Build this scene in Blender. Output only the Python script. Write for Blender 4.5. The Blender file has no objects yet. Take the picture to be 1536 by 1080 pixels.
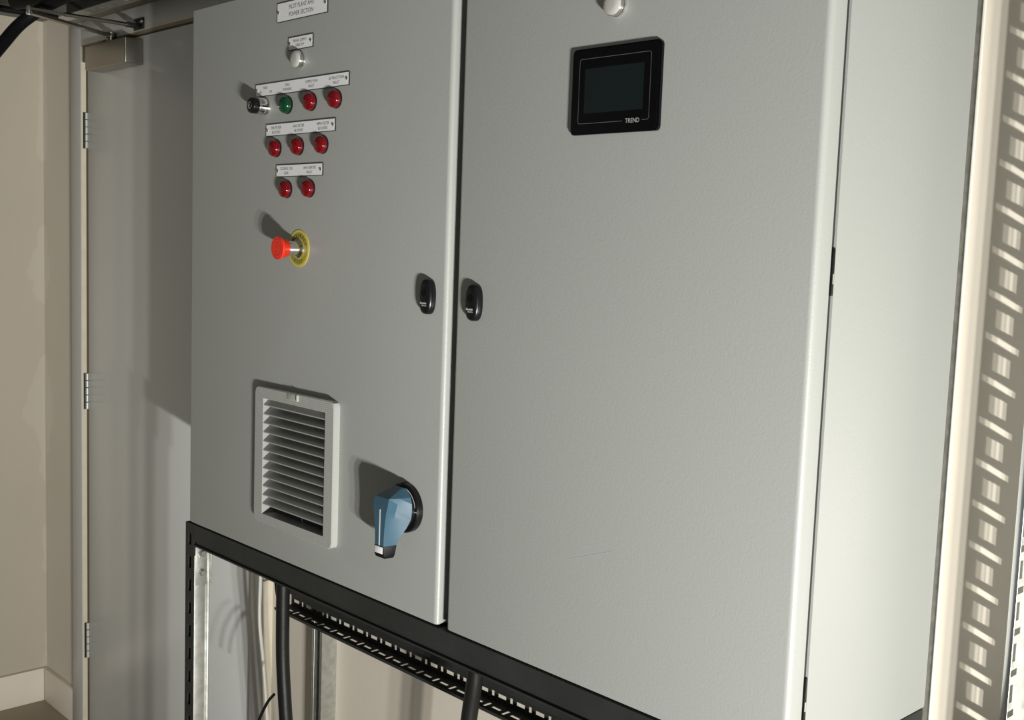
import bpy, bmesh, math, random
from mathutils import Vector, Matrix
random.seed(7)
S = bpy.context.scene
C = S.collection
PI = math.pi

# ------------------------------------------------------------------ camera
H = 1.608                        # camera height above the floor
F_PX = 1674.6
YAW, PITCH, ROLL = math.radians(46.332), math.radians(5.841), math.radians(-2.074)
fw = Vector((-math.sin(YAW)*math.cos(PITCH), math.cos(YAW)*math.cos(PITCH), -math.sin(PITCH)))
rt = Vector((math.cos(YAW), math.sin(YAW), 0))
dn = fw.cross(rt)
cr, sr = math.cos(ROLL), math.sin(ROLL)
right = rt*cr + dn*sr
down = dn*cr - rt*sr
cam_data = bpy.data.cameras.new('camera')
cam_data.sensor_fit = 'HORIZONTAL'
cam_data.sensor_width = 36.0
cam_data.lens = F_PX/1536*36.0
cam_data.clip_start = 0.05
cam = bpy.data.objects.new('camera', cam_data)
C.objects.link(cam)
rot = Matrix((right, -down, -fw)).transposed()
cam.matrix_world = Matrix.Translation((0, 0, H)) @ rot.to_4x4()
S.camera = cam

# ------------------------------------------------------------------ light
world = bpy.data.worlds.new('world')
S.world = world
world.use_nodes = True
bg = world.node_tree.nodes['Background']
bg.inputs[0].default_value = (0.88, 1.0, 1.08, 1)
bg.inputs[1].default_value = 0.15

def lamp(name, loc, target, energy, size):
    d = bpy.data.lights.new(name, 'AREA')
    d.shape = 'DISK'
    d.size = size
    d.energy = energy
    d.color = (1.0, 0.99, 0.93)
    d.spread = math.radians(110)
    o = bpy.data.objects.new(name, d)
    C.objects.link(o)
    o.location = loc
    o.rotation_euler = (Vector(target)-Vector(loc)).to_track_quat('-Z', 'Y').to_euler()
    return o
# three-head site work lamp standing low on the floor to the right of the viewpoint
AIM = (-1.35, 1.1, H-0.05)
lamp('work_lamp_head', (1.530, -0.050, H-1.17), AIM, 13.2, 0.06)
lamp('work_lamp_head', (1.480, -0.160, H-1.17), AIM, 23.2, 0.06)
lamp('work_lamp_head', (1.430, -0.270, H-1.17), AIM, 22, 0.06)

S.view_settings.view_transform = 'Standard'
S.view_settings.look = 'None'
S.view_settings.exposure = 0.0
S.view_settings.gamma = 1.0
S.view_settings.use_curve_mapping = False

# ------------------------------------------------------------------ materials
def mat(name, col, rough=0.5, metal=0.0, bump=None, var=None, coat=0.0, spec=None, wave=None):
    m = bpy.data.materials.new(name)
    m.use_nodes = True
    nt = m.node_tree
    b = nt.nodes['Principled BSDF']
    b.inputs['Base Color'].default_value = (*col, 1)
    b.inputs['Roughness'].default_value = rough
    b.inputs['Metallic'].default_value = metal
    if coat:
        b.inputs['Coat Weight'].default_value = coat
        b.inputs['Coat Roughness'].default_value = 0.08
    if spec is not None:
        b.inputs['Specular IOR Level'].default_value = spec
    tc = nt.nodes.new('ShaderNodeTexCoord')
    if var:                                   # (scale, second colour, amount)
        n = nt.nodes.new('ShaderNodeTexNoise')
        n.inputs['Scale'].default_value = var[0]
        n.inputs['Detail'].default_value = 5
        nt.links.new(tc.outputs['Object'], n.inputs['Vector'])
        r = nt.nodes.new('ShaderNodeValToRGB')
        r.color_ramp.elements[0].position = 0.35
        r.color_ramp.elements[1].position = 0.68
        r.color_ramp.elements[0].color = (*col, 1)
        r.color_ramp.elements[1].color = (*var[1], 1)
        nt.links.new(n.outputs['Fac'], r.inputs['Fac'])
        nt.links.new(r.outputs['Color'], b.inputs['Base Color'])
    if bump:                                  # (scale, strength, distance)
        n = nt.nodes.new('ShaderNodeTexNoise')
        n.inputs['Scale'].default_value = bump[0]
        n.inputs['Detail'].default_value = 2
        nt.links.new(tc.outputs['Object'], n.inputs['Vector'])
        bp = nt.nodes.new('ShaderNodeBump')
        bp.inputs['Strength'].default_value = bump[1]
        bp.inputs['Distance'].default_value = bump[2]
        nt.links.new(n.outputs['Fac'], bp.inputs['Height'])
        nt.links.new(bp.outputs['Normal'], b.inputs['Normal'])
    if wave:                                  # fine horizontal ribs (scale, distance)
        w = nt.nodes.new('ShaderNodeTexWave')
        w.bands_direction = 'Z'
        w.inputs['Scale'].default_value = wave[0]
        nt.links.new(tc.outputs['Object'], w.inputs['Vector'])
        bp = nt.nodes.new('ShaderNodeBump')
        bp.inputs['Strength'].default_value = 0.5
        bp.inputs['Distance'].default_value = wave[1]
        nt.links.new(w.outputs['Fac'], bp.inputs['Height'])
        nt.links.new(bp.outputs['Normal'], b.inputs['Normal'])
    return m

M = {
 'cabinet': mat('cabinet_paint', (0.345, 0.355, 0.34), 0.42, bump=(330, 0.15, 0.0012)),
 'gasket': mat('gasket_rubber', (0.02, 0.02, 0.02), 0.7),
 'black_metal': mat('black_coated_metal', (0.024, 0.026, 0.025), 0.5, bump=(60, 0.05, 0.001), var=(14, (0.032, 0.034, 0.033)), spec=0.3),
 'galv': mat('galvanised_steel', (0.46, 0.47, 0.45), 0.4, 0.95, var=(55, (0.6, 0.61, 0.58)), bump=(90, 0.08, 0.0006)),
 'galv_dark': mat('galvanised_dark_reflection', (0.13, 0.13, 0.12), 0.5, 0.6, var=(80, (0.2, 0.2, 0.185))),  # the steel's dark reflection put into the base colour
 'zinc': mat('bright_zinc', (0.75, 0.75, 0.74), 0.22, 1.0),
 'dull_zinc': mat('dull_zinc', (0.6, 0.6, 0.57), 0.45, 0.5),
 'head_lining': mat('tan_head_lining', (0.36, 0.28, 0.17), 0.6),
 'chrome': mat('chrome', (0.8, 0.79, 0.76), 0.12, 1.0),
 'satin': mat('satin_nickel', (0.36, 0.34, 0.3), 0.34, 1.0),
 'arm': mat('closer_arm_metal', (0.3, 0.29, 0.25), 0.3, 1.0),
 'black_plastic': mat('black_plastic', (0.006, 0.006, 0.007), 0.25, spec=0.3),
 'black_glossy': mat('black_gloss', (0.003, 0.003, 0.004), 0.15, spec=0.25),
 'lcd': mat('dark_lcd', (0.007, 0.011, 0.012), 0.35, spec=0.25),
 'silver_print': mat('silver_print', (0.13, 0.13, 0.125), 0.4),
 'white_print': mat('white_print', (0.8, 0.8, 0.78), 0.5),
 'black_print': mat('black_print', (0.03, 0.03, 0.035), 0.6),
 'plate': mat('engraved_plate', (0.80, 0.80, 0.82), 0.4),
 'plate_edge': mat('engraved_plate_core', (0.02, 0.02, 0.022), 0.5),
 'red_lens': mat('red_lens', (0.13, 0.001, 0.004), 0.1, coat=0.1),
 'green_lens': mat('green_lens', (0.002, 0.045, 0.016), 0.12, coat=0.1),
 'white_lens': mat('white_lens', (0.42, 0.41, 0.385), 0.2, coat=0.3),
 'red_plastic': mat('red_plastic', (0.72, 0.03, 0.012), 0.35),
 'yellow': mat('yellow_legend', (0.55, 0.47, 0.07), 0.45),
 'yellow_dark': mat('yellow_legend_band', (0.3, 0.25, 0.03), 0.45),
 'vent': mat('vent_plastic', (0.39, 0.395, 0.375), 0.4, wave=(95, 0.0006)),
 'vent_plain': mat('vent_plastic_plain', (0.39, 0.395, 0.375), 0.4),
 'filter': mat('filter_mat', (0.05, 0.055, 0.055), 0.9, bump=(200, 0.5, 0.002)),
 'blue': mat('blue_handle', (0.036, 0.095, 0.145), 0.5),
 'grey_print': mat('grey_strip', (0.42, 0.44, 0.43), 0.4),
 'door': mat('grey_door_paint', (0.80, 0.82, 0.82), 0.28, var=(1.2, (0.83, 0.84, 0.83))),
 'frame': mat('grey_frame_paint', (0.6, 0.6, 0.58), 0.4),
 'lining': mat('cream_lining', (0.66, 0.6, 0.48), 0.45, var=(20, (0.72, 0.66, 0.54))),  # paler and warmer than the frame, on its right-facing edges
 'gap': mat('brown_gap_shade', (0.1, 0.07, 0.035), 0.7),
 'base': mat('skirting_board', (0.88, 0.81, 0.72), 0.5, var=(9, (0.84, 0.77, 0.68))),
 'floor': mat('floor_screed', (0.34, 0.295, 0.225), 0.6, var=(6, (0.38, 0.33, 0.255)), bump=(40, 0.1, 0.002)),
 'ceiling': mat('ceiling_board', (0.16, 0.16, 0.155), 0.8, var=(3, (0.13, 0.13, 0.125))),
 'rubber': mat('black_rubber', (0.005, 0.005, 0.006), 0.6, spec=0.2, bump=(25, 0.3, 0.004)),
 'conduit': mat('black_conduit', (0.009, 0.009, 0.009), 0.45, spec=0.3, bump=(70, 0.2, 0.002)),
 'cream_cable': mat('cream_cable', (0.68, 0.66, 0.6), 0.45),
 'hinge_dark': mat('hinge_steel_dark', (0.05, 0.05, 0.045), 0.4, 0.8),
}

def wall_mat(name, col, col2, patch, corner_axis, corner_at):
    """plasterboard: uneven board colour plus lighter dried filler with ragged outline near the corner"""
    m = mat(name, col, 0.75, bump=(60, 0.12, 0.002), var=(2.2, col2))
    nt = m.node_tree
    b = nt.nodes['Principled BSDF']
    src = b.inputs['Base Color'].links[0].from_socket
    tc = [n for n in nt.nodes if n.type == 'TEX_COORD'][0]
    geo = nt.nodes.new('ShaderNodeNewGeometry')
    sep = nt.nodes.new('ShaderNodeSeparateXYZ')
    nt.links.new(geo.outputs['Position'], sep.inputs[0])
    sub = nt.nodes.new('ShaderNodeMath'); sub.operation = 'SUBTRACT'
    nt.links.new(sep.outputs[corner_axis], sub.inputs[0]); sub.inputs[1].default_value = corner_at
    ab = nt.nodes.new('ShaderNodeMath'); ab.operation = 'ABSOLUTE'
    nt.links.new(sub.outputs[0], ab.inputs[0])
    n = nt.nodes.new('ShaderNodeTexNoise'); n.inputs['Scale'].default_value = 3.6; n.inputs['Detail'].default_value = 3
    nt.links.new(geo.outputs['Position'], n.inputs['Vector'])
    mul = nt.nodes.new('ShaderNodeMath'); mul.operation = 'MULTIPLY_ADD'
    nt.links.new(n.outputs['Fac'], mul.inputs[0]); mul.inputs[1].default_value = 0.28; mul.inputs[2].default_value = -0.125
    cmp_ = nt.nodes.new('ShaderNodeMath'); cmp_.operation = 'LESS_THAN'
    nt.links.new(ab.outputs[0], cmp_.inputs[0]); nt.links.new(mul.outputs[0], cmp_.inputs[1])
    fac = nt.nodes.new('ShaderNodeMath'); fac.operation = 'MULTIPLY'
    nt.links.new(cmp_.outputs[0], fac.inputs[0]); fac.inputs[1].default_value = 0.45
    mix = nt.nodes.new('ShaderNodeMix'); mix.data_type = 'RGBA'
    nt.links.new(fac.outputs[0], mix.inputs['Factor'])
    nt.links.new(src, mix.inputs['A']); mix.inputs['B'].default_value = (*patch, 1)
    nt.links.new(mix.outputs['Result'], b.inputs['Base Color'])
    return m
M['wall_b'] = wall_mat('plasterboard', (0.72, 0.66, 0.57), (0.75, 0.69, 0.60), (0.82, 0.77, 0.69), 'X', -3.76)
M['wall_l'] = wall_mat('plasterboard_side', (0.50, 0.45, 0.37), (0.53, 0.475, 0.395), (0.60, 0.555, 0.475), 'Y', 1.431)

# ------------------------------------------------------------------ mesh helpers (absolute coordinates, z relative to camera height)
def quad(bm, pts, mi=0):
    f = bm.faces.new([bm.verts.new(p) for p in pts]); f.material_index = mi; return f

def box(bm, x0, x1, y0, y1, z0, z1, bev=0.0, seg=2, mi=0, edges='all'):
    r = bmesh.ops.create_cube(bm, size=1.0)
    vs = r['verts']
    for v in vs:
        v.co = Vector(((x0+x1)/2+v.co.x*(x1-x0), (y0+y1)/2+v.co.y*(y1-y0), (z0+z1)/2+v.co.z*(z1-z0)))
    fs = set(f for v in vs for f in v.link_faces)
    for f in fs: f.material_index = mi
    if bev > 0:
        es = set(e for v in vs for e in v.link_edges)
        if edges != 'all':
            ax = 'xyz'.index(edges)
            es = [e for e in es if abs((e.verts[0].co-e.verts[1].co).normalized()[ax]) > 0.9]
        bmesh.ops.bevel(bm, geom=list(es), offset=bev, segments=seg, affect='EDGES', profile=0.5)
    return bm

def lathe(bm, c, prof, n=32, axis='y', mi=0, cap=True):
    """prof: list of (radius, height outward) ; axis 'y' means outward = -y"""
    rings = []
    for r, h in prof:
        ring = []
        for k in range(n):
            a = 2*PI*k/n
            if axis == 'y': p = (c[0]+r*math.cos(a), c[1]-h, c[2]+r*math.sin(a))
            elif axis == 'x': p = (c[0]+h, c[1]+r*math.cos(a), c[2]+r*math.sin(a))
            else: p = (c[0]+r*math.cos(a), c[1]+r*math.sin(a), c[2]+h)
            ring.append(bm.verts.new(p))
        rings.append(ring)
    for a, b in zip(rings, rings[1:]):
        for k in range(n):
            f = bm.faces.new((a[k], a[(k+1) % n], b[(k+1) % n], b[k])); f.material_index = mi
    if cap:
        f = bm.faces.new(rings[-1]); f.material_index = mi
        f = bm.faces.new(rings[0][::-1]); f.material_index = mi
    return bm

def tube(bm, pts, r, n=12, mi=0, sub=8, taper=None):
    """smooth tube through pts (Catmull-Rom)"""
    P = [Vector(p) for p in pts]
    path = []
    if len(P) > 2 and sub > 1:
        E_ = [P[0]*2-P[1]]+P+[P[-1]*2-P[-2]]
        for i in range(len(P)-1):
            a, b, c, d = E_[i:i+4]
            for k in range(sub):
                t = k/sub
                path.append(0.5*((2*b)+(c-a)*t+(2*a-5*b+4*c-d)*t*t+(3*b-a-3*c+d)*t**3))
        path.append(P[-1])
    else:
        path = P
    rings = []
    up = Vector((0.3, 0.2, 0.93)).normalized()
    for i, p in enumerate(path):
        t = (path[min(i+1, len(path)-1)]-path[max(i-1, 0)]).normalized()
        u = (up - t*up.dot(t))
        if u.length < 1e-4: u = Vector((1, 0, 0)) - t*t.x
        u.normalize(); up = u
        w = t.cross(u)
        rings.append([bm.verts.new(p+(u*math.cos(2*PI*k/n)+w*math.sin(2*PI*k/n))*r) for k in range(n)])
    for a, b in zip(rings, rings[1:]):
        for k in range(n):
            f = bm.faces.new((a[k], a[(k+1) % n], b[(k+1) % n], b[k])); f.material_index = mi
    for ring in (rings[0][::-1], rings[-1]):
        f = bm.faces.new(ring); f.material_index = mi
    return bm

def perforated(bm, o, u, v, nrm, L, Wd, holes, th=0.0012, mi=0):
    """sheet spanned by unit vectors u (length L) and v (width Wd) with rectangular holes (u0,u1,v0,v1), real thickness th along nrm"""
    o, u, v, nrm = Vector(o), Vector(u), Vector(v), Vector(nrm)
    us = sorted(set([0, L]+[round(x, 5) for h in holes for x in h[:2]]))
    vs = sorted(set([0, Wd]+[round(x, 5) for h in holes for x in h[2:]]))
    inside = set()
    for h in holes:
        for i in range(len(us)-1):
            if us[i] >= h[0]-1e-6 and us[i+1] <= h[1]+1e-6:
                for j in range(len(vs)-1):
                    if vs[j] >= h[2]-1e-6 and vs[j+1] <= h[3]+1e-6: inside.add((i, j))
    cache = {}
    def V(i, j, k):
        if (i, j, k) not in cache: cache[(i, j, k)] = bm.verts.new(o+u*us[i]+v*vs[j]+nrm*(th*k))
        return cache[(i, j, k)]
    nu, nv = len(us)-1, len(vs)-1
    solid = lambda i, j: 0 <= i < nu and 0 <= j < nv and (i, j) not in inside
    for i in range(nu):
        for j in range(nv):
            if (i, j) in inside: continue
            bm.faces.new((V(i, j, 0), V(i+1, j, 0), V(i+1, j+1, 0), V(i, j+1, 0))).material_index = mi
            bm.faces.new((V(i, j+1, 1), V(i+1, j+1, 1), V(i+1, j, 1), V(i, j, 1))).material_index = mi
            if not solid(i-1, j): bm.faces.new((V(i, j, 0), V(i, j+1, 0), V(i, j+1, 1), V(i, j, 1))).material_index = mi
            if not solid(i+1, j): bm.faces.new((V(i+1, j+1, 0), V(i+1, j, 0), V(i+1, j, 1), V(i+1, j+1, 1))).material_index = mi
            if not solid(i, j-1): bm.faces.new((V(i+1, j, 0), V(i, j, 0), V(i, j, 1), V(i+1, j, 1))).material_index = mi
            if not solid(i, j+1): bm.faces.new((V(i, j+1, 0), V(i+1, j+1, 0), V(i+1, j+1, 1), V(i, j+1, 1))).material_index = mi
    return bm

ABS = {}
def obj(name, bm, mats, parent=None, smooth=True, angle=32):
    """link bm (built in absolute coords, z relative to camera) as one mesh object under parent"""
    bmesh.ops.recalc_face_normals(bm, faces=bm.faces[:])
    if smooth:
        for f in bm.faces: f.smooth = True
        lim = math.radians(angle)
        for e in bm.edges:
            if len(e.link_faces) == 2 and e.calc_face_angle(0) > lim: e.smooth = False
    lo = Vector([min(v.co[i] for v in bm.verts) for i in range(3)])
    hi = Vector([max(v.co[i] for v in bm.verts) for i in range(3)])
    org = Vector(((lo.x+hi.x)/2, (lo.y+hi.y)/2, lo.z))
    for v in bm.verts: v.co -= org
    me = bpy.data.meshes.new(name)
    bm.to_mesh(me); bm.free()
    if not isinstance(mats, (list, tuple)): mats = [mats]
    for m in mats: me.materials.append(M[m])
    o = bpy.data.objects.new(name, me)
    C.objects.link(o)
    a = org+Vector((0, 0, H))
    ABS[o.name] = a
    o.location = a
    if parent:
        o.parent = parent
        o.location = a-ABS[parent.name]
    return o

def copy_part(o, delta, parent=None):
    """copy of a part (and of its children) shifted by delta, sharing mesh data"""
    c = o.copy(); C.objects.link(c)
    p = parent or o.parent
    c.parent = p
    ABS[c.name] = ABS[o.name]+Vector(delta)
    c.location = ABS[c.name]-(ABS[p.name] if p else Vector())
    for ch in o.children:
        d = ch.copy(); C.objects.link(d); d.parent = c
        ABS[d.name] = ABS[ch.name]+Vector(delta)
        d.location = ch.location
    return c

def thing(name, base, label, cat, group=None):
    o = bpy.data.objects.new(name, None)
    o.empty_display_size = 0.05
    C.objects.link(o)
    o.location = Vector(base)+Vector((0, 0, H))
    ABS[o.name] = o.location.copy()
    tag(o, label, cat, group)
    return o

def tag(o, label=None, cat=None, group=None, kind=None):
    if label: o['label'] = label
    if cat: o['category'] = cat
    if group: o['group'] = group
    if kind: o['kind'] = kind
    return o

def struct(name, bm, mats, label, cat, smooth=False):
    o = obj(name, bm, mats, None, smooth)
    return tag(o, label, cat, None, 'structure')

def text_into(bm, body, cx, cz, w, h, y, mi=0, depth=0.0003, rot=0.0, offset=0.0):
    """flat lettering facing -y, fitted to w x h and centred at cx,cz"""
    cu = bpy.data.curves.new('t', 'FONT')
    cu.body = body
    cu.resolution_u = 2
    cu.offset = offset
    to = bpy.data.objects.new('t', cu)
    C.objects.link(to)
    bpy.context.view_layer.update()
    me = bpy.data.meshes.new_from_object(to.evaluated_get(bpy.context.evaluated_depsgraph_get()))
    xs = [v.co.x for v in me.vertices]; ys = [v.co.y for v in me.vertices]
    x0, x1, y0, y1 = min(xs), max(xs), min(ys), max(ys)
    sx = w/max(x1-x0, 1e-6); sy = h/max(y1-y0, 1e-6)
    if w <= 0: sx = sy
    vm = []
    for v in me.vertices:
        px = (v.co.x-(x0+x1)/2)*sx; pz = (v.co.y-(y0+y1)/2)*sy
        qx = px*math.cos(rot)-pz*math.sin(rot); qz = px*math.sin(rot)+pz*math.cos(rot)
        vm.append(bm.verts.new((cx+qx, y, cz+qz)))
    for p in me.polygons:
        try:
            f = bm.faces.new([vm[i] for i in p.vertices]); f.material_index = mi
        except ValueError: pass
    bpy.data.objects.remove(to); bpy.data.curves.remove(cu); bpy.data.meshes.remove(me)
    return bm

NB = bmesh.new

# ------------------------------------------------------------------ the setting
W = 1.431        # face of the back wall
D = 1.056        # face of the cabinet doors
XW = -3.76       # face of the left wall
ZF = -H          # floor
ZC = 0.667       # ceiling

bm = NB(); quad(bm, [(-3.9, -3, ZF), (3, -3, ZF), (3, 1.6, ZF), (-3.9, 1.6, ZF)])
bm.faces.ensure_lookup_table(); r_ = bmesh.ops.extrude_face_region(bm, geom=bm.faces[:])
for v in [g for g in r_['geom'] if isinstance(g, bmesh.types.BMVert)]: v.co.z -= 0.1
struct('floor', bm, 'floor', 'dark brown-grey screed floor in the left corner', 'floor')
bm = NB()
box(bm, XW-0.12, -3.43, W, W+0.12, ZF, ZC+0.1)
box(bm, -3.43, -2.35, W, W+0.12, 0.585, ZC+0.1)
box(bm, -2.35, 3.0, W, W+0.12, ZF, ZC+0.1)
box(bm, -3.43, -2.35, W+0.08, W+0.12, ZF, 0.585)
struct('wall_back', bm, 'wall_b', 'pinkish bare plasterboard wall behind the cabinet and the trays', 'wall')
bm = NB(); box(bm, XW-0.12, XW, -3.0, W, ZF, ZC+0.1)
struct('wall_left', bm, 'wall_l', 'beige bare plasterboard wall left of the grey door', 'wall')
bm = NB(); box(bm, XW, 3.0, -3.0, W, ZC, ZC+0.1)
struct('ceiling', bm, 'ceiling', 'dark grey ceiling at the top left corner', 'ceiling')
bm = NB(); box(bm, XW, -3.472, W-0.015, W-0.0002, ZF, ZF+0.114, 0.002)
struct('baseboard_back', bm, 'base', 'short cream skirting board between the corner and the door frame', 'skirting', True)
bm = NB(); box(bm, XW+0.0002, XW+0.015, -3.0, W-0.0152, ZF, ZF+0.114, 0.002)
struct('baseboard_left', bm, 'base', 'long cream skirting board along the left wall', 'skirting', True)

# door set
door = thing('door_1', (-2.9, W, ZF), 'plain grey door in a grey frame, half hidden by the cabinet', 'door')
door['kind'] = 'structure'
YF, YL = 1.405, 1.425
bm = NB(); box(bm, -3.393, -2.386, YL, YL+0.044, ZF+0.006, 0.5435, 0.0015)
obj('door_leaf', bm, 'door', door)
bm = NB()
box(bm, -3.472, -3.398, YF, W+0.06, ZF, 0.617, 0.001)
obj('frame_jamb', bm, 'frame', door)
bm = NB(); box(bm, -2.379, -2.319, YF, W+0.06, ZF, 0.617, 0.001)
obj('frame_jamb', bm, 'frame', door)
bm = NB(); box(bm, -3.398, -2.379, YF, W+0.06, 0.5505, 0.617, 0.001)
obj('frame_head', bm, 'frame', door)
bm = NB(); box(bm, -3.398, -3.3965, YF+0.0012, YL-0.002, ZF, 0.5505)
obj('lining_strip', bm, 'lining', door)['label'] = 'cream jamb edge beside the hinges'
bm = NB(); box(bm, -2.319, -2.3175, YF+0.0012, W-0.0005, ZF, 0.617)
obj('lining_strip', bm, 'lining', door)['label'] = 'cream outer edge of the frame'
bm = NB(); box(bm, -3.3965, -3.3935, YL-0.004, YL+0.03, ZF+0.006, 0.5435)  # shade in the gap beside the leaf, drawn as a brown strip
obj('edge_gap_shade', bm, 'gap', door)
bm = NB(); box(bm, -3.3965, -2.38, YF+0.0008, YL-0.001, 0.5485, 0.5505)
obj('head_lining', bm, 'head_lining', door)
first = None
for z0, z1 in ((0.247, 0.355), (-0.553, -0.44), (-1.352, -1.237)):
    bm = NB()
    box(bm, -3.3964, -3.395, YF+0.006, YL-0.003, z0, z1)
    hg = obj('hinge', bm, 'hinge_dark', door)
    for k in range(5):
        a = z0+(z1-z0)*k/5
        bm = NB(); lathe(bm, (-3.3925, YL-0.0045, a+0.0008), [(0.0045, 0), (0.0052, 0.001), (0.0052, (z1-z0)/5-0.0026), (0.0045, (z1-z0)/5-0.0016)], 12, 'z')
        obj('knuckle', bm, 'dull_zinc', hg)

# door closer
dc = thing('door_closer', (-3.15, 1.40, 0.462), 'satin metal door closer box with folding arm at the door top', 'door closer')
bm = NB(); box(bm, -3.283, -3.017, 1.370, YL-0.0005, 0.4625, 0.5325, 0.004, 3)
obj('housing', bm, 'satin', dc)
bm = NB(); lathe(bm, (-3.158, 1.393, 0.5325), [(0.011, 0), (0.011, 0.012), (0.014, 0.013), (0.014, 0.028), (0.01, 0.03)], 20, 'z')
obj('spindle', bm, 'arm', dc)
def bar(bm, a, b, w, t):
    a, b = Vector(a), Vector(b)
    d = (b-a).normalized(); s = d.cross(Vector((0, 0, 1))).normalized()*w/2; u = Vector((0, 0, t/2))
    vs = [bm.verts.new(p+i*s+j*u) for p in (a, b) for i, j in ((-1, -1), (1, -1), (1, 1), (-1, 1))]
    for q in ((0, 1, 2, 3), (7, 6, 5, 4), (0, 4, 5, 1), (1, 5, 6, 2), (2, 6, 7, 3), (3, 7, 4, 0)):
        bm.faces.new([vs[i] for i in q])
bm = NB(); bar(bm, (-3.158, 1.393, 0.553), (-3.012, 1.112, 0.553), 0.02, 0.007)
obj('main_arm', bm, 'arm', dc)
bm = NB(); bar(bm, (-3.012, 1.112, 0.562), (-3.008, 1.20, 0.562), 0.017, 0.006)
tube(bm, [(-3.008, 1.2, 0.562), (-2.999, 1.375, 0.562)], 0.0055, 10)
obj('forearm', bm, 'arm', dc)
bm = NB(); lathe(bm, (-3.012, 1.112, 0.5475), [(0.007, 0), (0.0075, 0.002), (0.0075, 0.018), (0.006, 0.0215), (0.002, 0.023)], 16, 'z')
obj('elbow_pin', bm, 'chrome', dc)
bm = NB(); box(bm, -3.03, -2.97, YF-0.004, YF-0.0004, 0.553, 0.583, 0.001)
box(bm, -3.008, -2.99, 1.366, YF-0.004, 0.556, 0.568, 0.001)
sh = obj('shoe', bm, 'hinge_dark', dc)
for x in (-3.021, -2.979):
    bm = NB(); lathe(bm, (x, YF-0.004, 0.574), [(0.006, 0), (0.005, 0.003)], 12)
    obj('screw', bm, 'chrome', sh)

# ------------------------------------------------------------------ control cabinet
XL0, XL1 = -2.030, -1.2505        # left door
XR0, XR1 = -1.2290, -0.6425       # right door
ZB, ZT = -0.5735, 0.4265
cab = thing('control_cabinet', ((XL0+XR1)/2, D+0.18, -0.589), 'large light grey two-door electrical control cabinet on a black frame', 'control cabinet')
bm = NB()
box(bm, XL0+0.001, XR1-0.0005, D+0.0385, D+0.334, -0.589, ZT+0.006, 0.004, 3, 0, 'y')
obj('cabinet_body', bm, 'cabinet', cab)
for x0, x1 in ((XL0+0.004, XL1-0.004), (XR0+0.004, XR1-0.0035)):
    bm = NB(); box(bm, x0, x1, D+0.0342, D+0.0383, ZB+0.004, ZT-0.004)  # gasket sheet carried close to the edges to darken the gap
    obj('door_gasket', bm, 'gasket', cab)
VX0, VX1, VZ0, VZ1 = -1.7325, -1.537, -0.4965, -0.2865      # vent opening
def cab_door(x0, x1, name='cabinet_door', hole=None):
    bm = NB(); box(bm, x0, x1, D, D+0.034, ZB, ZT, 0.0075, 6, 0, 'z')
    es_ = [e for e in bm.edges if abs(e.verts[0].co.z-e.verts[1].co.z) < 1e-6 and min(v.co.y for v in e.verts) < D+0.0076 and len(e.link_faces) == 2 and any(abs(f.normal.z) > 0.9 for f in e.link_faces)]
    bmesh.ops.bevel(bm, geom=es_, offset=0.0016, segments=2, affect='EDGES')
    if hole:
        cut = NB(); box(cut, hole[0], hole[1], D-0.02, D+0.018, hole[2], hole[3])
        ma, mb_ = bpy.data.meshes.new('a'), bpy.data.meshes.new('b')
        bmesh.ops.recalc_face_normals(bm, faces=bm.faces[:])
        bm.to_mesh(ma); cut.to_mesh(mb_); bm.free(); cut.free()
        oa, ob = bpy.data.objects.new('a', ma), bpy.data.objects.new('b', mb_)
        C.objects.link(oa); C.objects.link(ob)
        md = oa.modifiers.new('cut', 'BOOLEAN'); md.operation = 'DIFFERENCE'; md.object = ob; md.solver = 'EXACT'
        bpy.context.view_layer.update()
        res = bpy.data.meshes.new_from_object(oa.evaluated_get(bpy.context.evaluated_depsgraph_get()))
        bm = NB(); bm.from_mesh(res)
        for o_ in (oa, ob): bpy.data.objects.remove(o_)
        for m_ in (ma, mb_, res): bpy.data.meshes.remove(m_)
    return obj(name, bm, 'cabinet', cab)
dl = cab_door(XL0, XL1, hole=(VX0-0.0005, VX1+0.0005, VZ0-0.0005, VZ1+0.0005)); dl['label'] = 'wider left door with the pilot lights and the vent'
dr = cab_door(XR0, XR1); dr['label'] = 'narrower right door with the black touch screen'
for z in (-0.016, -0.50):
    bm = NB(); box(bm, XR1-0.0034, XR1-0.0004, D+0.0343, D+0.0382, z-0.026, z+0.026, 0.0008)
    hg = obj('cabinet_hinge', bm, 'black_plastic', cab)
    bm = NB(); lathe(bm, (XR1-0.0015, D+0.0363, z-0.013), [(0.0017, 0), (0.0017, 0.011)], 10, 'z')
    obj('hinge_pin', bm, 'zinc', hg)
bm = NB()
quad(bm, [(-0.988, D-0.0002, -0.4115), (-0.91, D-0.0002, -0.3822), (-0.91, D-0.0002, -0.3815), (-0.988, D-0.0002, -0.4105)])
obj('scuff_mark', bm, 'grey_print', cab)

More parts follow.
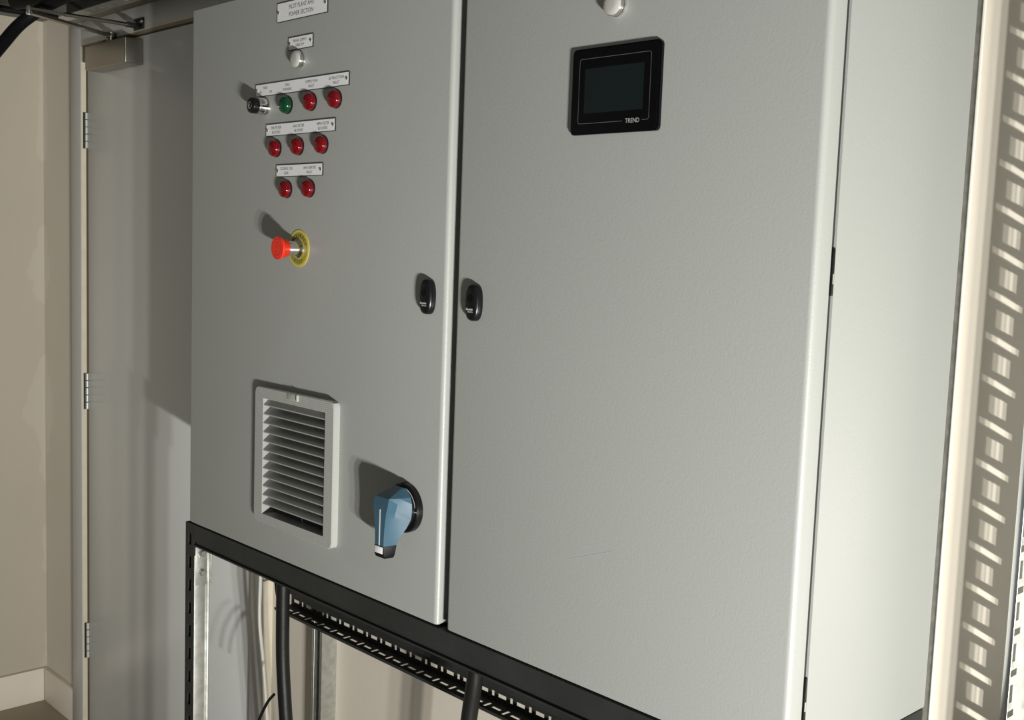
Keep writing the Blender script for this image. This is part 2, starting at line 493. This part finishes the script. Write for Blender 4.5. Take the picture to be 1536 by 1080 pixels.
# engraved plates
def plate(x0, x1, z0, z1, lines, label, screws=True):
    bm = NB(); box(bm, x0, x1, D-0.0018, D-0.0001, z0, z1, 0, mi=1)
    quad(bm, [(x0+0.0011, D-0.00185, z0+0.0011), (x1-0.0011, D-0.00185, z0+0.0011), (x1-0.0011, D-0.00185, z1-0.0011), (x0+0.0011, D-0.00185, z1-0.0011)], 0)
    p = obj('label_plate', bm, ['plate', 'plate_edge'], cab, False)
    p['label'] = label
    for body, cx, cz, w, h in lines:
        bm = NB(); text_into(bm, body, cx, cz, w, h, D-0.0020)
        obj('lettering', bm, 'black_print', p, False)
    for x in (x0+0.0055, x1-0.0055):
        bm = NB(); lathe(bm, (x, D-0.0018, (z0+z1)/2), [(0.0028, 0), (0.0028, 0.001), (0.002, 0.0019), (0.0008, 0.0022)], 14)
        obj('screw', bm, 'chrome', p)
    return p
h1, h2 = 0.0071, 0.0047
plate(-1.7215, -1.5685, 0.3670, 0.3996, [('PILOT PLANT AHU', -1.646, 0.3897, 0.075, h1), ('POWER SECTION', -1.6465, 0.3772, 0.0735, h1)], 'white plate reading PILOT PLANT AHU POWER SECTION')
plate(-1.6845, -1.6095, 0.3164, 0.3383, [('PANEL SUPPLY', -1.6485, 0.3313, 0.041, h2), ('HEALTHY', -1.648, 0.3236, 0.0255, h2)], 'white plate reading PANEL SUPPLY HEALTHY')
PX = [-1.7565, -1.685, -1.6116, -1.5395]
plate(-1.7895, -1.5040, 0.2458, 0.2676, [
    ('FANS', PX[0], 0.2603, 0.0135, h2), ('OFF', PX[0]-0.0165, 0.2527, 0.009, h2), ('ON', PX[0]+0.018, 0.2527, 0.008, h2),
    ('FANS', PX[1], 0.2603, 0.0135, h2), ('RUNNING', PX[1], 0.2527, 0.026, h2),
    ('SUPPLY FAN', PX[2], 0.2603, 0.0355, h2), ('FAULT', PX[2], 0.2527, 0.017, h2),
    ('EXTRACT FAN', PX[3], 0.2603, 0.042, h2), ('FAULT', PX[3], 0.2527, 0.018, h2)], 'long white plate above the key switch and fan lights')
plate(-1.7527, -1.5402, 0.1753, 0.1965, [
    ('PRE FILTER', -1.719, 0.1893, 0.0315, h2), ('BLOCKED', -1.7185, 0.1817, 0.0255, h2),
    ('BAG FILTER', -1.6475, 0.1893, 0.033, h2), ('BLOCKED', -1.6475, 0.1817, 0.026, h2),
    ('HEPA FILTER', -1.5755, 0.1893, 0.036, h2), ('BLOCKED', -1.5755, 0.1817, 0.027, h2)], 'white plate naming the three filter lights')
plate(-1.7172, -1.5740, 0.1043, 0.1252, [
    ('COOLING COIL', -1.684, 0.1183, 0.0385, h2), ('LEAK', -1.684, 0.1107, 0.0135, h2),
    ('AHU HEATER', -1.6125, 0.1183, 0.0375, h2), ('FAULT', -1.6125, 0.1107, 0.0175, h2)], 'white plate naming the coil and heater lights')

# pilot lights
def pilot(x, z, lens, label, r=0.0146):
    bm = NB(); lathe(bm, (x, D-0.0001, z), [(r*1.03, 0), (r*1.05, 0.0005), (r*1.05, 0.0022), (r*0.99, 0.0028)], 32)
    p = obj('pilot_light', bm, 'black_plastic', cab)
    p['label'] = label
    bm = NB(); lathe(bm, (x, D-0.0022, z), [(r*0.99, 0), (r*1.0, 0.004), (r*0.97, 0.0065), (r*0.9, 0.0088), (r*0.72, 0.0108), (r*0.45, 0.0121), (r*0.15, 0.0126)], 32)
    obj('lens', bm, lens, p)
    return p
pilot(PX[1], 0.2260, 'green_lens', 'green lens')
pr = pilot(PX[2], 0.2266, 'red_lens', 'red lens')
for x, z in ((PX[3], 0.2262), (-1.7185, 0.1538), (-1.6477, 0.1547), (-1.5755, 0.1547), (-1.6825, 0.0830), (-1.6125, 0.0835)):
    copy_part(pr, (x-PX[2], 0, z-0.2266))
def white_pilot(x, z):
    bm = NB(); lathe(bm, (x, D-0.0001, z), [(0.0144, 0), (0.0144, 0.003), (0.0125, 0.0035), (0.0125, 0.0055), (0.0144, 0.006), (0.0146, 0.009), (0.0142, 0.0105)], 32)
    p = obj('pilot_light', bm, 'chrome', cab)
    p['label'] = 'white lens in a chrome bezel'
    bm = NB(); lathe(bm, (x, D-0.0102, z), [(0.0138, 0), (0.0134, 0.0025), (0.0115, 0.0042), (0.007, 0.005), (0.002, 0.0052)], 32)
    obj('lens', bm, 'white_lens', p)
white_pilot(-1.6475, 0.2985)
white_pilot(-0.9405, 0.2985)

# key switch
x, z = PX[0], 0.2272
bm = NB(); lathe(bm, (x, D-0.0001, z), [(0.0152, 0), (0.0152, 0.003), (0.0146, 0.0045), (0.0143, 0.019), (0.0135, 0.0205)], 36)
ks = obj('key_switch', bm, 'chrome', cab); ks['label'] = 'chrome key switch with a black face'
bm = NB(); lathe(bm, (x, D-0.0195, z), [(0.0138, 0), (0.0138, 0.009), (0.0128, 0.0115), (0.0085, 0.012), (0.0085, 0.0105), (0.001, 0.0105)], 36)
obj('switch_face', bm, 'black_plastic', ks)
bm = NB(); lathe(bm, (x, D-0.0300, z), [(0.0068, 0), (0.0065, 0.0024), (0.0058, 0.0026), (0.0045, 0.0008), (0.001, 0.0008)], 28)
obj('lock_barrel', bm, 'chrome', ks)
bm = NB(); box(bm, x-0.0009, x+0.0009, D-0.0325, D-0.0300, z-0.004, z+0.004)
obj('key_slot', bm, 'black_plastic', ks)

# emergency stop
x, z = -1.643, -0.0180
bm = NB(); lathe(bm, (x, D-0.0001, z), [(0.0317, 0), (0.0317, 0.0012), (0.0275, 0.0013)], 56)
es = obj('emergency_stop', bm, 'yellow', cab); es['label'] = 'red mushroom emergency stop button on a yellow disc'
bm = NB()
n = 56
for k in range(n):
    a0, a1 = 2*PI*k/n, 2*PI*(k+1)/n
    P_ = lambda r, a: (x+r*math.cos(a), D-0.00150, z+r*math.sin(a))
    quad(bm, [P_(0.0175, a0), P_(0.0275, a0), P_(0.0275, a1), P_(0.0175, a1)])
lg = obj('legend_band', bm, 'yellow_dark', es, False)
for word, mid, step, flip in (('EMERGENCY', PI/2, 0.30, 1), ('STOP', -PI/2, 0.32, -1)):
    bm = NB()
    for i, ch in enumerate(word):
        a = mid - flip*(i-(len(word)-1)/2)*step
        text_into(bm, ch, x+0.0225*math.cos(a), z+0.0225*math.sin(a), 0.0042, 0.0058, D-0.0017, rot=a-PI/2 if flip > 0 else a+PI/2, offset=0.02)
    obj('lettering', bm, 'black_print', es, False)
bm = NB(); lathe(bm, (x, D-0.0013, z), [(0.0168, 0), (0.0168, 0.003), (0.0145, 0.0045), (0.0125, 0.006), (0.0122, 0.0245), (0.011, 0.027)], 36)
obj('collar', bm, 'chrome', es)
bm = NB(); lathe(bm, (x, D-0.0250, z), [(0.0130, 0), (0.0150, 0.0015), (0.0172, 0.0125), (0.0192, 0.0145), (0.0197, 0.0165), (0.0192, 0.0185), (0.0172, 0.0190),
    (0.0165, 0.0186), (0.0150, 0.0192), (0.0115, 0.0194), (0.0108, 0.0189), (0.0095, 0.0195), (0.006, 0.0197), (0.0053, 0.0192), (0.004, 0.0198), (0.001, 0.0198)], 44)
obj('mushroom_head', bm, 'red_plastic', es, angle=50)

# touch screen
SX0, SX1, SZ0, SZ1 = -1.0085, -0.8642, 0.1430, 0.2500
bm = NB(); box(bm, SX0, SX1, D-0.0065, D-0.0001, SZ0, SZ1, 0.006, 5, 0, 'y')
es_ = [e for e in bm.edges if all(abs(v.co.y-(D-0.0065)) < 1e-6 for v in e.verts)]
bmesh.ops.bevel(bm, geom=es_, offset=0.0022, segments=2, affect='EDGES')
hmi = obj('touch_screen', bm, 'black_glossy', cab); hmi['label'] = 'black framed operator touch screen with a dark display'
bm = NB(); quad(bm, [(-0.9845, D-0.00665, 0.1692), (-0.8881, D-0.00665, 0.1692), (-0.8881, D-0.00665, 0.2246), (-0.9845, D-0.00665, 0.2246)])
obj('display', bm, 'lcd', hmi, False)
bm = NB()
lw, y = 0.00026, D-0.00664
a0, a1, b0, b1, rc = -0.9942, -0.8779, 0.1567, 0.2368, 0.003
def strip(bm, pts):
    for p, q in zip(pts, pts[1:]):
        d = Vector((q[0]-p[0], q[1]-p[1])); n_ = Vector((-d.y, d.x)).normalized()*lw
        quad(bm, [(p[0]-n_.x, y, p[1]-n_.y), (q[0]-n_.x, y, q[1]-n_.y), (q[0]+n_.x, y, q[1]+n_.y), (p[0]+n_.x, y, p[1]+n_.y)])
arc = lambda cx, cz, s: [(cx+rc*math.cos(s+PI/2*k/4), cz+rc*math.sin(s+PI/2*k/4)) for k in range(5)]
strip(bm, [(-0.8885, b0)]+arc(a1-rc, b0+rc, -PI/2)+arc(a1-rc, b1-rc, 0)+arc(a0+rc, b1-rc, PI/2)+arc(a0+rc, b0+rc, PI)+[(-0.9195, b0)])
obj('silver_outline', bm, 'silver_print', hmi, False)
bm = NB(); text_into(bm, 'TREND', -0.9035, b0, 0.0225, 0.0053, D-0.0067)
obj('lettering', bm, 'grey_print', hmi, False)

# door locks
def lock(cx, cz):
    def ring(sx, sz, h):
        out = []
        for k in range(36):
            a = 2*PI*k/36
            c, s = math.cos(a), math.sin(a)
            px = sx*math.copysign(abs(c)**0.72, c); pz = sz*math.copysign(abs(s)**0.86, s)
            out.append((cx+px, D-h, cz+pz))
        return out
    bm = NB(); prev = None
    for sx, sz, h in ((0.0142, 0.0262, 0.0001), (0.0145, 0.0265, 0.001), (0.0143, 0.0263, 0.007), (0.0130, 0.0250, 0.0100), (0.0105, 0.0225, 0.0118), (0.0070, 0.018, 0.0124)):
        vs = [bm.verts.new(p) for p in ring(sx, sz, h)]
        if prev:
            for k in range(36): bm.faces.new((prev[k], prev[(k+1) % 36], vs[(k+1) % 36], vs[k]))
        prev = vs
    bm.faces.new(prev)
    o = obj('door_lock', bm, 'black_plastic', cab, angle=60); o['label'] = 'black oval lock insert'
    bm = NB(); lathe(bm, (cx, D-0.0122, cz+0.006), [(0.0055, 0), (0.0055, 0.0008), (0.0045, 0.0009), (0.0042, 0.0003), (0.0005, 0.0003)], 20)
    box(bm, cx-0.0035, cx+0.0035, D-0.0135, D-0.0124, cz+0.0053, cz+0.0067)
    obj('lock_core', bm, 'black_glossy', o)
    bm = NB(); text_into(bm, 'Schneider', cx, cz-0.0095, 0.0150, 0.0030, D-0.01265, offset=0.015)
    obj('lettering', bm, 'white_print', o, False)
    bm = NB(); text_into(bm, 'Electric', cx+0.002, cz-0.0130, 0.0105, 0.0022, D-0.01265)
    obj('lettering', bm, 'white_print', o, False)
lock(-1.2878, -0.0795)
lock(-1.1840, -0.0820)

# vent grille
gx0, gx1, gz0, gz1 = -1.7605, -1.5120, -0.5150, -0.2660
yv = D-0.0125
bm = NB()
c_ = 0.010
outer = [(gx0+c_, gz0), (gx1-c_, gz0), (gx1-c_*0.3, gz0+c_*0.3), (gx1, gz0+c_), (gx1, gz1-c_), (gx1-c_*0.3, gz1-c_*0.3), (gx1-c_, gz1), (gx0+c_, gz1), (gx0+c_*0.3, gz1-c_*0.3), (gx0, gz1-c_), (gx0, gz0+c_), (gx0+c_*0.3, gz0+c_*0.3)]
inner = [(VX0, VZ0), (VX1, VZ0), (VX1, VZ0), (VX1, VZ0), (VX1, VZ1), (VX1, VZ1), (VX1, VZ1), (VX0, VZ1), (VX0, VZ1), (VX0, VZ1), (VX0, VZ0), (VX0, VZ0)]
iv = {}
def IV(p, yy):
    if (p, yy) not in iv: iv[(p, yy)] = bm.verts.new((p[0], yy, p[1]))
    return iv[(p, yy)]
ins = []
for px, pz in outer:
    mx, mz = (gx0+gx1)/2, (gz0+gz1)/2
    ins.append((px-math.copysign(0.0014, px-mx), pz-math.copysign(0.0014, pz-mz)))
for k in range(12):
    j = (k+1) % 12
    vs = [IV(ins[k], yv), IV(ins[j], yv), IV(inner[j], yv), IV(inner[k], yv)]
    vs = list(dict.fromkeys(vs))
    bm.faces.new(vs)
    bm.faces.new((IV(outer[k], yv+0.0014), IV(outer[j], yv+0.0014), IV(ins[j], yv), IV(ins[k], yv)))
    bm.faces.new((IV(outer[k], D-0.0001), IV(outer[j], D-0.0001), IV(outer[j], yv+0.0014), IV(outer[k], yv+0.0014)))
ring4 = [(VX0, VZ0), (VX1, VZ0), (VX1, VZ1), (VX0, VZ1)]
for k in range(4):
    j = (k+1) % 4
    bm.faces.new((IV(ring4[k], yv), IV(ring4[j], yv), IV(ring4[j], D+0.0130), IV(ring4[k], D+0.0130)))
vent = obj('vent_grille', bm, 'vent', cab); vent['label'] = 'pale grey louvred vent grille'
# recess behind the louvres (dark filter pad) sits on the door face inside the frame
bm = NB(); box(bm, VX0+0.0003, VX1-0.0003, D+0.0120, D+0.0170, VZ0+0.0003, VZ1-0.0003)
obj('filter_pad', bm, 'filter', vent, False)
slat0 = None
for k in range(12):
    zf = -0.2985-0.01632*k
    if slat0 is None:
        bm = NB()
        prof = [(yv+0.0016, zf-0.0010), (yv+0.0008, zf-0.0002), (yv+0.0012, zf+0.0012), (yv+0.0065, zf+0.0056), (yv+0.0225, zf+0.0140), (yv+0.0225, zf+0.0120), (yv+0.0072, zf+0.0036)]
        a = [bm.verts.new((VX0+0.0002, p[0], p[1])) for p in prof]
        b = [bm.verts.new((VX1-0.0002, p[0], p[1])) for p in prof]
        for i in range(len(prof)):
            j = (i+1) % len(prof); bm.faces.new((a[i], a[j], b[j], b[i]))
        bm.faces.new(a); bm.faces.new(b[::-1])
        slat0 = obj('slat', bm, 'vent_plain', vent); z00 = zf
    else:
        copy_part(slat0, (0, 0, zf-z00))
bm = NB(); box(bm, -1.6375, -1.6345, D+0.0102, D+0.0119, VZ0+0.0004, VZ1-0.0004)
obj('centre_rib', bm, 'vent_plain', vent, False)
bm = NB(); box(bm, -1.653, -1.617, yv-0.0012, yv-0.0001, -0.2785, -0.2672, 0.0005)
box(bm, -1.6205, -1.617, yv-0.0040, yv-0.0012, -0.2785, -0.2672, 0.0004)
obj('latch', bm, 'vent_plain', vent)

# rotary isolator
x, z = -1.3280, -0.4065
bm = NB(); lathe(bm, (x, D-0.0001, z), [(0.0386, 0), (0.0386, 0.0085), (0.0370, 0.0105), (0.0315, 0.0110), (0.0305, 0.0150), (0.0280, 0.0165)], 56)
ri = obj('rotary_isolator', bm, 'black_plastic', cab); ri['label'] = 'blue rotary isolator handle on a round black base'
def arc_mark(bm, r0, r1, s, e, h, seg=18):
    for k in range(seg):
        a0, a1 = s+(e-s)*k/seg, s+(e-s)*(k+1)/seg
        quad(bm, [(x+r*math.cos(a), D-h, z+r*math.sin(a)) for r, a in ((r0, a0), (r1, a0), (r1, a1), (r0, a1))])
bm = NB(); arc_mark(bm, 0.0325, 0.0336, 0.18, 1.35, 0.0112)
arc_mark(bm, 0.0325, 0.0336, 1.8, 2.9, 0.0112)
quad(bm, [(x+0.0318, D-0.0113, z-0.0012), (x+0.0345, D-0.0113, z-0.0012), (x+0.0345, D-0.0113, z+0.0000), (x+0.0318, D-0.0113, z+0.0000)])
text_into(bm, 'I', x+0.0360, z-0.0005, 0, 0.0034, D-0.0112)
obj('scale_marking', bm, 'white_print', ri, False)
def section(zz, xf, hf, xm, hm, xb, hb):
    return [(x-xb, D-hb, z+zz), (x-xm, D-hm, z+zz), (x-xf, D-hf, z+zz), (x+xf, D-hf, z+zz), (x+xm, D-hm, z+zz), (x+xb, D-hb, z+zz)]
def loft(bm, secs):
    rings = [[bm.verts.new(p) for p in s] for s in secs]
    n = len(rings[0])
    for a, b in zip(rings, rings[1:]):
        for k in range(n): bm.faces.new((a[k], a[(k+1) % n], b[(k+1) % n], b[k]))
    bm.faces.new(rings[0]); bm.faces.new(rings[-1][::-1])
bm = NB()
loft(bm, [section(0.0335, 0.0095, 0.0200, 0.0120, 0.0175, 0.0145, 0.0140),
          section(0.0215, 0.0160, 0.0485, 0.0220, 0.0330, 0.0270, 0.0150),
          section(0.0120, 0.0178, 0.0512, 0.0190, 0.0340, 0.0298, 0.0150),
          section(0.0000, 0.0155, 0.0525, 0.0160, 0.0350, 0.0305, 0.0150),
          section(-0.0120, 0.0135, 0.0525, 0.0143, 0.0360, 0.0290, 0.0155),
          section(-0.0250, 0.0120, 0.0525, 0.0132, 0.0380, 0.0235, 0.0185),
          section(-0.0380, 0.0110, 0.0525, 0.0126, 0.0410, 0.0180, 0.0250),
          section(-0.0520, 0.0108, 0.0525, 0.0126, 0.0425, 0.0145, 0.0310)])
bmesh.ops.triangulate(bm, faces=[f for f in bm.faces if len(f.verts) == 4])
obj('handle', bm, 'blue', ri, angle=28)
bm = NB()
loft(bm, [section(-0.0521, 0.0112, 0.0527, 0.0130, 0.0420, 0.0150, 0.0308), section(-0.0660, 0.0116, 0.0522, 0.0136, 0.0420, 0.0142, 0.0330), section(-0.0710, 0.0110, 0.0500, 0.0125, 0.0420, 0.0132, 0.0350)])
obj('handle_tip', bm, 'black_plastic', ri)
bm = NB(); box(bm, x-0.0015, x+0.0015, D-0.0532, D-0.0520, z-0.0520, z+0.004, 0.0004)
obj('grey_strip', bm, 'grey_print', ri)
bm = NB(); box(bm, x-0.0100, x+0.0090, D-0.0534, D-0.0526, z-0.0640, z-0.0535, 0.0003)
obj('tip_badge', bm, 'plate', ri)

# ------------------------------------------------------------------ support frame under the cabinet
fr = thing('support_frame', (-1.35, D+0.05, ZF), 'black slotted steel frame carrying the grey cabinet', 'support frame')
zt_p, Lp = -0.5770, -0.5770-ZF
# slotted post (front flange and rear-going flange)
holes = []
zc = 0.020
while zc < Lp-0.03:
    holes.append((zc, zc+0.024, 0.0115, 0.0235)); zc += 0.0477
bm = NB()
perforated(bm, (-2.0435, D+0.0005, zt_p), (0, 0, -1), (1, 0, 0), (0, 1, 0), Lp, 0.0345, holes, 0.0022)
box(bm, -2.0435, -2.0415, D+0.0028, D+0.040, ZF, zt_p)
box(bm, -2.0410, -2.0112, D+0.012, D+0.013, ZF, zt_p)
obj('post', bm, 'black_metal', fr, False)
bm = NB()
box(bm, -2.0088, -2.0062, D+0.0010, D+0.0290, ZF, -0.640, 0.0004)
box(bm, -2.0088, -2.0015, D+0.0290, D+0.0315, ZF, -0.640, 0.0004)
obj('post_liner', bm, 'galv', fr)['label'] = 'bare galvanised inner post'
bm = NB()
box(bm, -2.0062, -2.0035, D+0.0020, D+0.0330, -0.7010, -0.6225, 0.0005)
box(bm, -2.0062, -1.9985, D+0.0330, D+0.0355, -0.7010, -0.6225, 0.0005)
bk = obj('bracket_plate', bm, 'galv', fr); bk['label'] = 'galvanised corner plate with two bolts'
for zz in (-0.636, -0.6755):
    bm = NB(); lathe(bm, (-2.0035, D+0.0150, zz), [(0.0088, 0), (0.0088, 0.001), (0.0068, 0.0012), (0.0068, 0.0055), (0.0055, 0.0065)], 6, 'x')
    obj('bolt', bm, 'zinc', bk)
# front beam: folded channel with a small lower step
bm = NB()
x0, x1 = -2.0085, -0.6435
prof = [(D+0.0005, -0.5772), (D+0.0005, -0.6090), (D+0.0045, -0.6100), (D+0.0045, -0.6165), (D+0.0000, -0.6175), (D+0.0000, -0.6205), (D+0.0410, -0.6205), (D+0.0410, -0.6175), (D+0.0075, -0.6175), (D+0.0075, -0.6000), (D+0.0045, -0.5900), (D+0.0370, -0.5900), (D+0.0370, -0.5772)]
a = [bm.verts.new((x0, p[0], p[1])) for p in prof]; b = [bm.verts.new((x1, p[0], p[1])) for p in prof]
for i in range(len(prof)):
    j = (i+1) % len(prof); bm.faces.new((a[i], a[j], b[j], b[i]))
bm.faces.new(a); bm.faces.new(b[::-1])
obj('front_beam', bm, 'black_metal', fr, False)
bm = NB()
lathe(bm, (-1.944, D+0.0200, -0.6205), [(0.0085, 0), (0.0085, -0.0015), (0.0065, -0.002), (0.0065, -0.0070), (0.005, -0.008)], 6, 'z')
obj('bolt', bm, 'zinc', fr)
for xs in (-2.0435, -0.6850):
    bm = NB(); box(bm, xs, xs+0.041, D+0.0415, D+0.334, -0.6205, -0.5895, 0.001)
    obj('side_beam', bm, 'black_metal', fr)
bm = NB(); box(bm, -0.6790, -0.6445, D+0.0022, D+0.041, ZF, -0.6210, 0.001)
obj('post', bm, 'black_metal', fr)

# ------------------------------------------------------------------ strut channels on the wall
def strut_v(x0, z0, z1, y0, y1, label, w=0.0413, m='galv'):
    """vertical channel with its open slot to the front, back on the wall"""
    bm = NB()
    t = 0.0025
    box(bm, x0, x0+w, y1-t, y1-0.0003, z0, z1)
    box(bm, x0, x0+t, y0, y1-t, z0, z1)
    box(bm, x0+w-t, x0+w, y0, y1-t, z0, z1)
    box(bm, x0+t, x0+0.0095, y0, y0+t, z0, z1, 0.0011, 2, 0, 'z')
    box(bm, x0+w-0.0095, x0+w-t, y0, y0+t, z0, z1, 0.0011, 2, 0, 'z')
    o = obj('strut_channel', bm, m, None, False)
    return tag(o, label, 'strut channel')
strut_v(-2.0845, ZF, -0.30, 1.3905, W, 'galvanised strut channel upright on the wall below the cabinet')
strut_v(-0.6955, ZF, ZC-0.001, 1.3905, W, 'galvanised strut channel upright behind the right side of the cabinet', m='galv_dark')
bm = NB()
tube(bm, [(-0.6516, W-0.0026, ZF+0.01), (-0.6516, W-0.0026, 0.0), (-0.6516, W-0.0026, ZC-0.002)], 0.0024, 8, sub=1)
tag(obj('wall_cable', bm, 'cream_cable'), 'thin cream cable running up the wall behind the cabinet edge', 'cable')

# ------------------------------------------------------------------ cable trays
def slots(L, pitch, ctr, ln, cross, wd, start=0.01):
    """alternate lengthwise and crosswise slots along a strip"""
    out, p, k = [], start, 0
    while p+ln < L:
        if k % 2 == 0: out.append((p, p+ln, ctr-wd/2, ctr+wd/2)); p += ln
        else: out.append((p, p+wd, ctr-cross/2, ctr+cross/2)); p += wd
        p += (pitch-ln-wd)/2; k += 1
    return out
bt = thing('black_cable_tray', (-1.3, 1.36, -0.872), 'black perforated cable tray running under the cabinet along the wall', 'cable tray')
L = 1.55; xs = -2.163
bm = NB()
perforated(bm, (xs, 1.3850, -0.8460), (1, 0, 0), (0, 0, 1), (0, 1, 0), L, 0.0260, slots(L, 0.0498, 0.0110, 0.0220, 0.0105, 0.0075), 0.0013)
obj('rear_flange', bm, 'black_metal', bt, False)
bm = NB()
perforated(bm, (xs, 1.3410, -0.8473), (1, 0, 0), (0, 1, 0), (0, 0, 1), L, 0.0453, slots(L, 0.0498, 0.0190, 0.0230, 0.0190, 0.0075, 0.022), 0.0013)
obj('tray_floor', bm, 'black_metal', bt, False)
bm = NB()
box(bm, xs, xs+L, 1.3397, 1.3410, -0.8500, -0.8440)
obj('front_lip', bm, 'black_metal', bt, False)
for xb in (-2.078, -1.30):
    bm = NB(); box(bm, xb, xb+0.03, 1.3865, W-0.0003 if xb > -2 else 1.3900, -0.846, -0.822, 0.0006)
    obj('tray_bracket', bm, 'black_metal', bt)

bm = NB(); box(bm, xs, xs+L, 1.3640, 1.3862, -0.8120, -0.7760, 0.0015)
obj('support_rail', bm, 'black_metal', bt)

gt = thing('galvanised_cable_tray', (-0.42, 1.37, ZF), 'galvanised perforated cable tray rising up the wall at the right edge', 'cable tray')
XT = -0.5305
Lg = ZC-0.002-(ZF+0.002)
bm = NB()
perforated(bm, (XT, 1.3575, ZF+0.002), (0, 0, 1), (0, 1, 0), (-1, 0, 0), Lg, 0.0500, slots(Lg, 0.0527, 0.0250, 0.0230, 0.0240, 0.0085), 0.0012)
obj('side_flange', bm, 'galv', gt, False)
bm = NB()
box(bm, XT-0.0012, XT+0.0075, 1.3557, 1.3574, ZF+0.002, ZC-0.002, 0.0005)
obj('rolled_lip', bm, 'zinc', gt)
bm = NB()
perforated(bm, (XT, 1.4075, ZF+0.002), (0, 0, 1), (1, 0, 0), (0, 1, 0), Lg, 0.2000, slots(Lg, 0.0527, 0.0350, 0.0230, 0.0240, 0.0085)+slots(Lg, 0.0527, 0.1650, 0.0230, 0.0240, 0.0085), 0.0012)
obj('tray_floor', bm, 'galv', gt, False)
bm = NB()
perforated(bm, (XT+0.2, 1.3575, ZF+0.002), (0, 0, 1), (0, 1, 0), (1, 0, 0), Lg, 0.0500, slots(Lg, 0.0527, 0.0250, 0.0230, 0.0240, 0.0085), 0.0012)
obj('side_flange', bm, 'galv', gt, False)
for zz in (-1.35, 0.45):
    bm = NB(); box(bm, XT+0.03, XT+0.3, 1.4090, W-0.0003, zz, zz+0.041, 0.001)
    obj('mounting_bracket', bm, 'galv', gt)

# ------------------------------------------------------------------ cables and conduits under the cabinet
bm = NB()
tube(bm, [(-1.985, 1.25, -0.590), (-1.985, 1.25, -0.70), (-1.985, 1.25, -0.80), (-1.9815, 1.25, -0.90), (-1.966, 1.25, -1.02), (-1.945, 1.255, -1.2), (-1.94, 1.26, -1.45), (-1.94, 1.26, ZF+0.001)], 0.0143, 18)
tag(obj('black_conduit', bm, 'conduit'), 'thick black conduit dropping past the left end of the black tray', 'conduit')
bm = NB()
tube(bm, [(-1.368, 1.25, -0.590), (-1.369, 1.25, -0.68), (-1.374, 1.25, -0.75), (-1.386, 1.25, -0.83), (-1.40, 1.25, -1.0), (-1.42, 1.255, -1.3), (-1.42, 1.26, ZF+0.001)], 0.0146, 18)
tag(obj('black_conduit', bm, 'conduit'), 'thick black conduit in front of the middle of the black tray', 'conduit')
bm = NB()
tube(bm, [(-2.1588, 1.30, -0.6263), (-2.1559, 1.30, -0.7022), (-2.1597, 1.30, -0.7876), (-2.1597, 1.30, -0.8730), (-2.1407, 1.30, -0.9679), (-2.1218, 1.30, -1.0912), (-2.11, 1.31, -1.3), (-2.10, 1.32, ZF+0.004)], 0.004, 8)
tag(obj('thin_cable', bm, 'cream_cable'), 'thin cream cable hanging by the door frame under the cabinet', 'cable')
bm = NB()
tube(bm, [(-2.028, 1.262, -0.625), (-2.034, 1.262, -0.70), (-2.03, 1.262, -0.755), (-2.006, 1.262, -0.815), (-2.003, 1.262, -0.86)], 0.0035, 8)
tag(obj('thin_cable', bm, 'rubber'), 'thin black cable joining the left conduit just below the beam', 'cable')
bm = NB()
tube(bm, [(-1.985, 1.232, -0.966), (-2.003, 1.226, -0.99), (-2.03, 1.222, -1.04), (-2.04, 1.22, -1.09)], 0.0032, 8)
tag(obj('cable_tie', bm, 'rubber'), 'loose black tie tail sticking out low on the left conduit', 'cable tie')

# ------------------------------------------------------------------ overhead, top left
rl = thing('overhead_strut', (-2.6, 1.31, 0.60), 'slotted galvanised strut rail under the ceiling above the door', 'strut channel')
holes, p = [], 0.03
while p < 1.35: holes.append((p, p+0.014, 0.0155, 0.0255)); p += 0.05
bm = NB()
perforated(bm, (-3.215, 1.2900, 0.6000), (1, 0, 0), (0, 1, 0), (0, 0, 1), 1.4, 0.041, holes, 0.0022)
obj('slotted_face', bm, 'galv', rl, False)
bm = NB(); box(bm, -3.215, -1.815, 1.2900, 1.2922, 0.6023, 0.641); box(bm, -3.215, -1.815, 1.3288, 1.331, 0.6023, 0.641); box(bm, -3.215, -1.815, 1.2922, 1.3288, 0.612, 0.614)  # third box: dark plate added above the slots to darken them
obj('channel_side_and_plate', bm, 'black_metal', rl, False)
for xx in (-3.0, -2.2):
    bm = NB(); lathe(bm, (xx, 1.3105, 0.6141), [(0.005, 0), (0.005, ZC-0.6141-0.0005)], 10, 'z')
    obj('hanger_rod', bm, 'zinc', rl)
bm = NB()
tube(bm, [(-2.2, 1.21, 0.618), (-2.6, 1.212, 0.618), (-2.9, 1.214, 0.616), (-3.014, 1.21, 0.611), (-3.075, 1.195, 0.598), (-3.115, 1.165, 0.572), (-3.122, 1.125, 0.534), (-3.105, 1.08, 0.481), (-3.083, 1.03, 0.4195), (-3.08, 0.97, 0.33), (-3.09, 0.93, 0.15), (-3.1, 0.9, -0.2)], 0.0165, 20)
tag(obj('insulated_pipe', bm, 'rubber'), 'thick black insulated hose curving down in the top left corner', 'hose')
bm = NB()
tube(bm, [(-2.2, 1.255, 0.634), (-2.7, 1.258, 0.632), (-3.05, 1.25, 0.636), (-3.35, 1.2, 0.640)], 0.024, 16)
tag(obj('insulated_pipe', bm, 'rubber'), 'black insulated pipe lying along the overhead strut rail', 'pipe')
bm = NB()
tube(bm, [(-3.56, 1.40, 0.652), (-3.57, 0.9, 0.652), (-3.58, 0.2, 0.652)], 0.010, 10)  # black rod drawn where a dark line runs along the ceiling
tag(obj('ceiling_dark_line', bm, 'rubber'), 'straight black line along the ceiling near the left wall', 'cable')
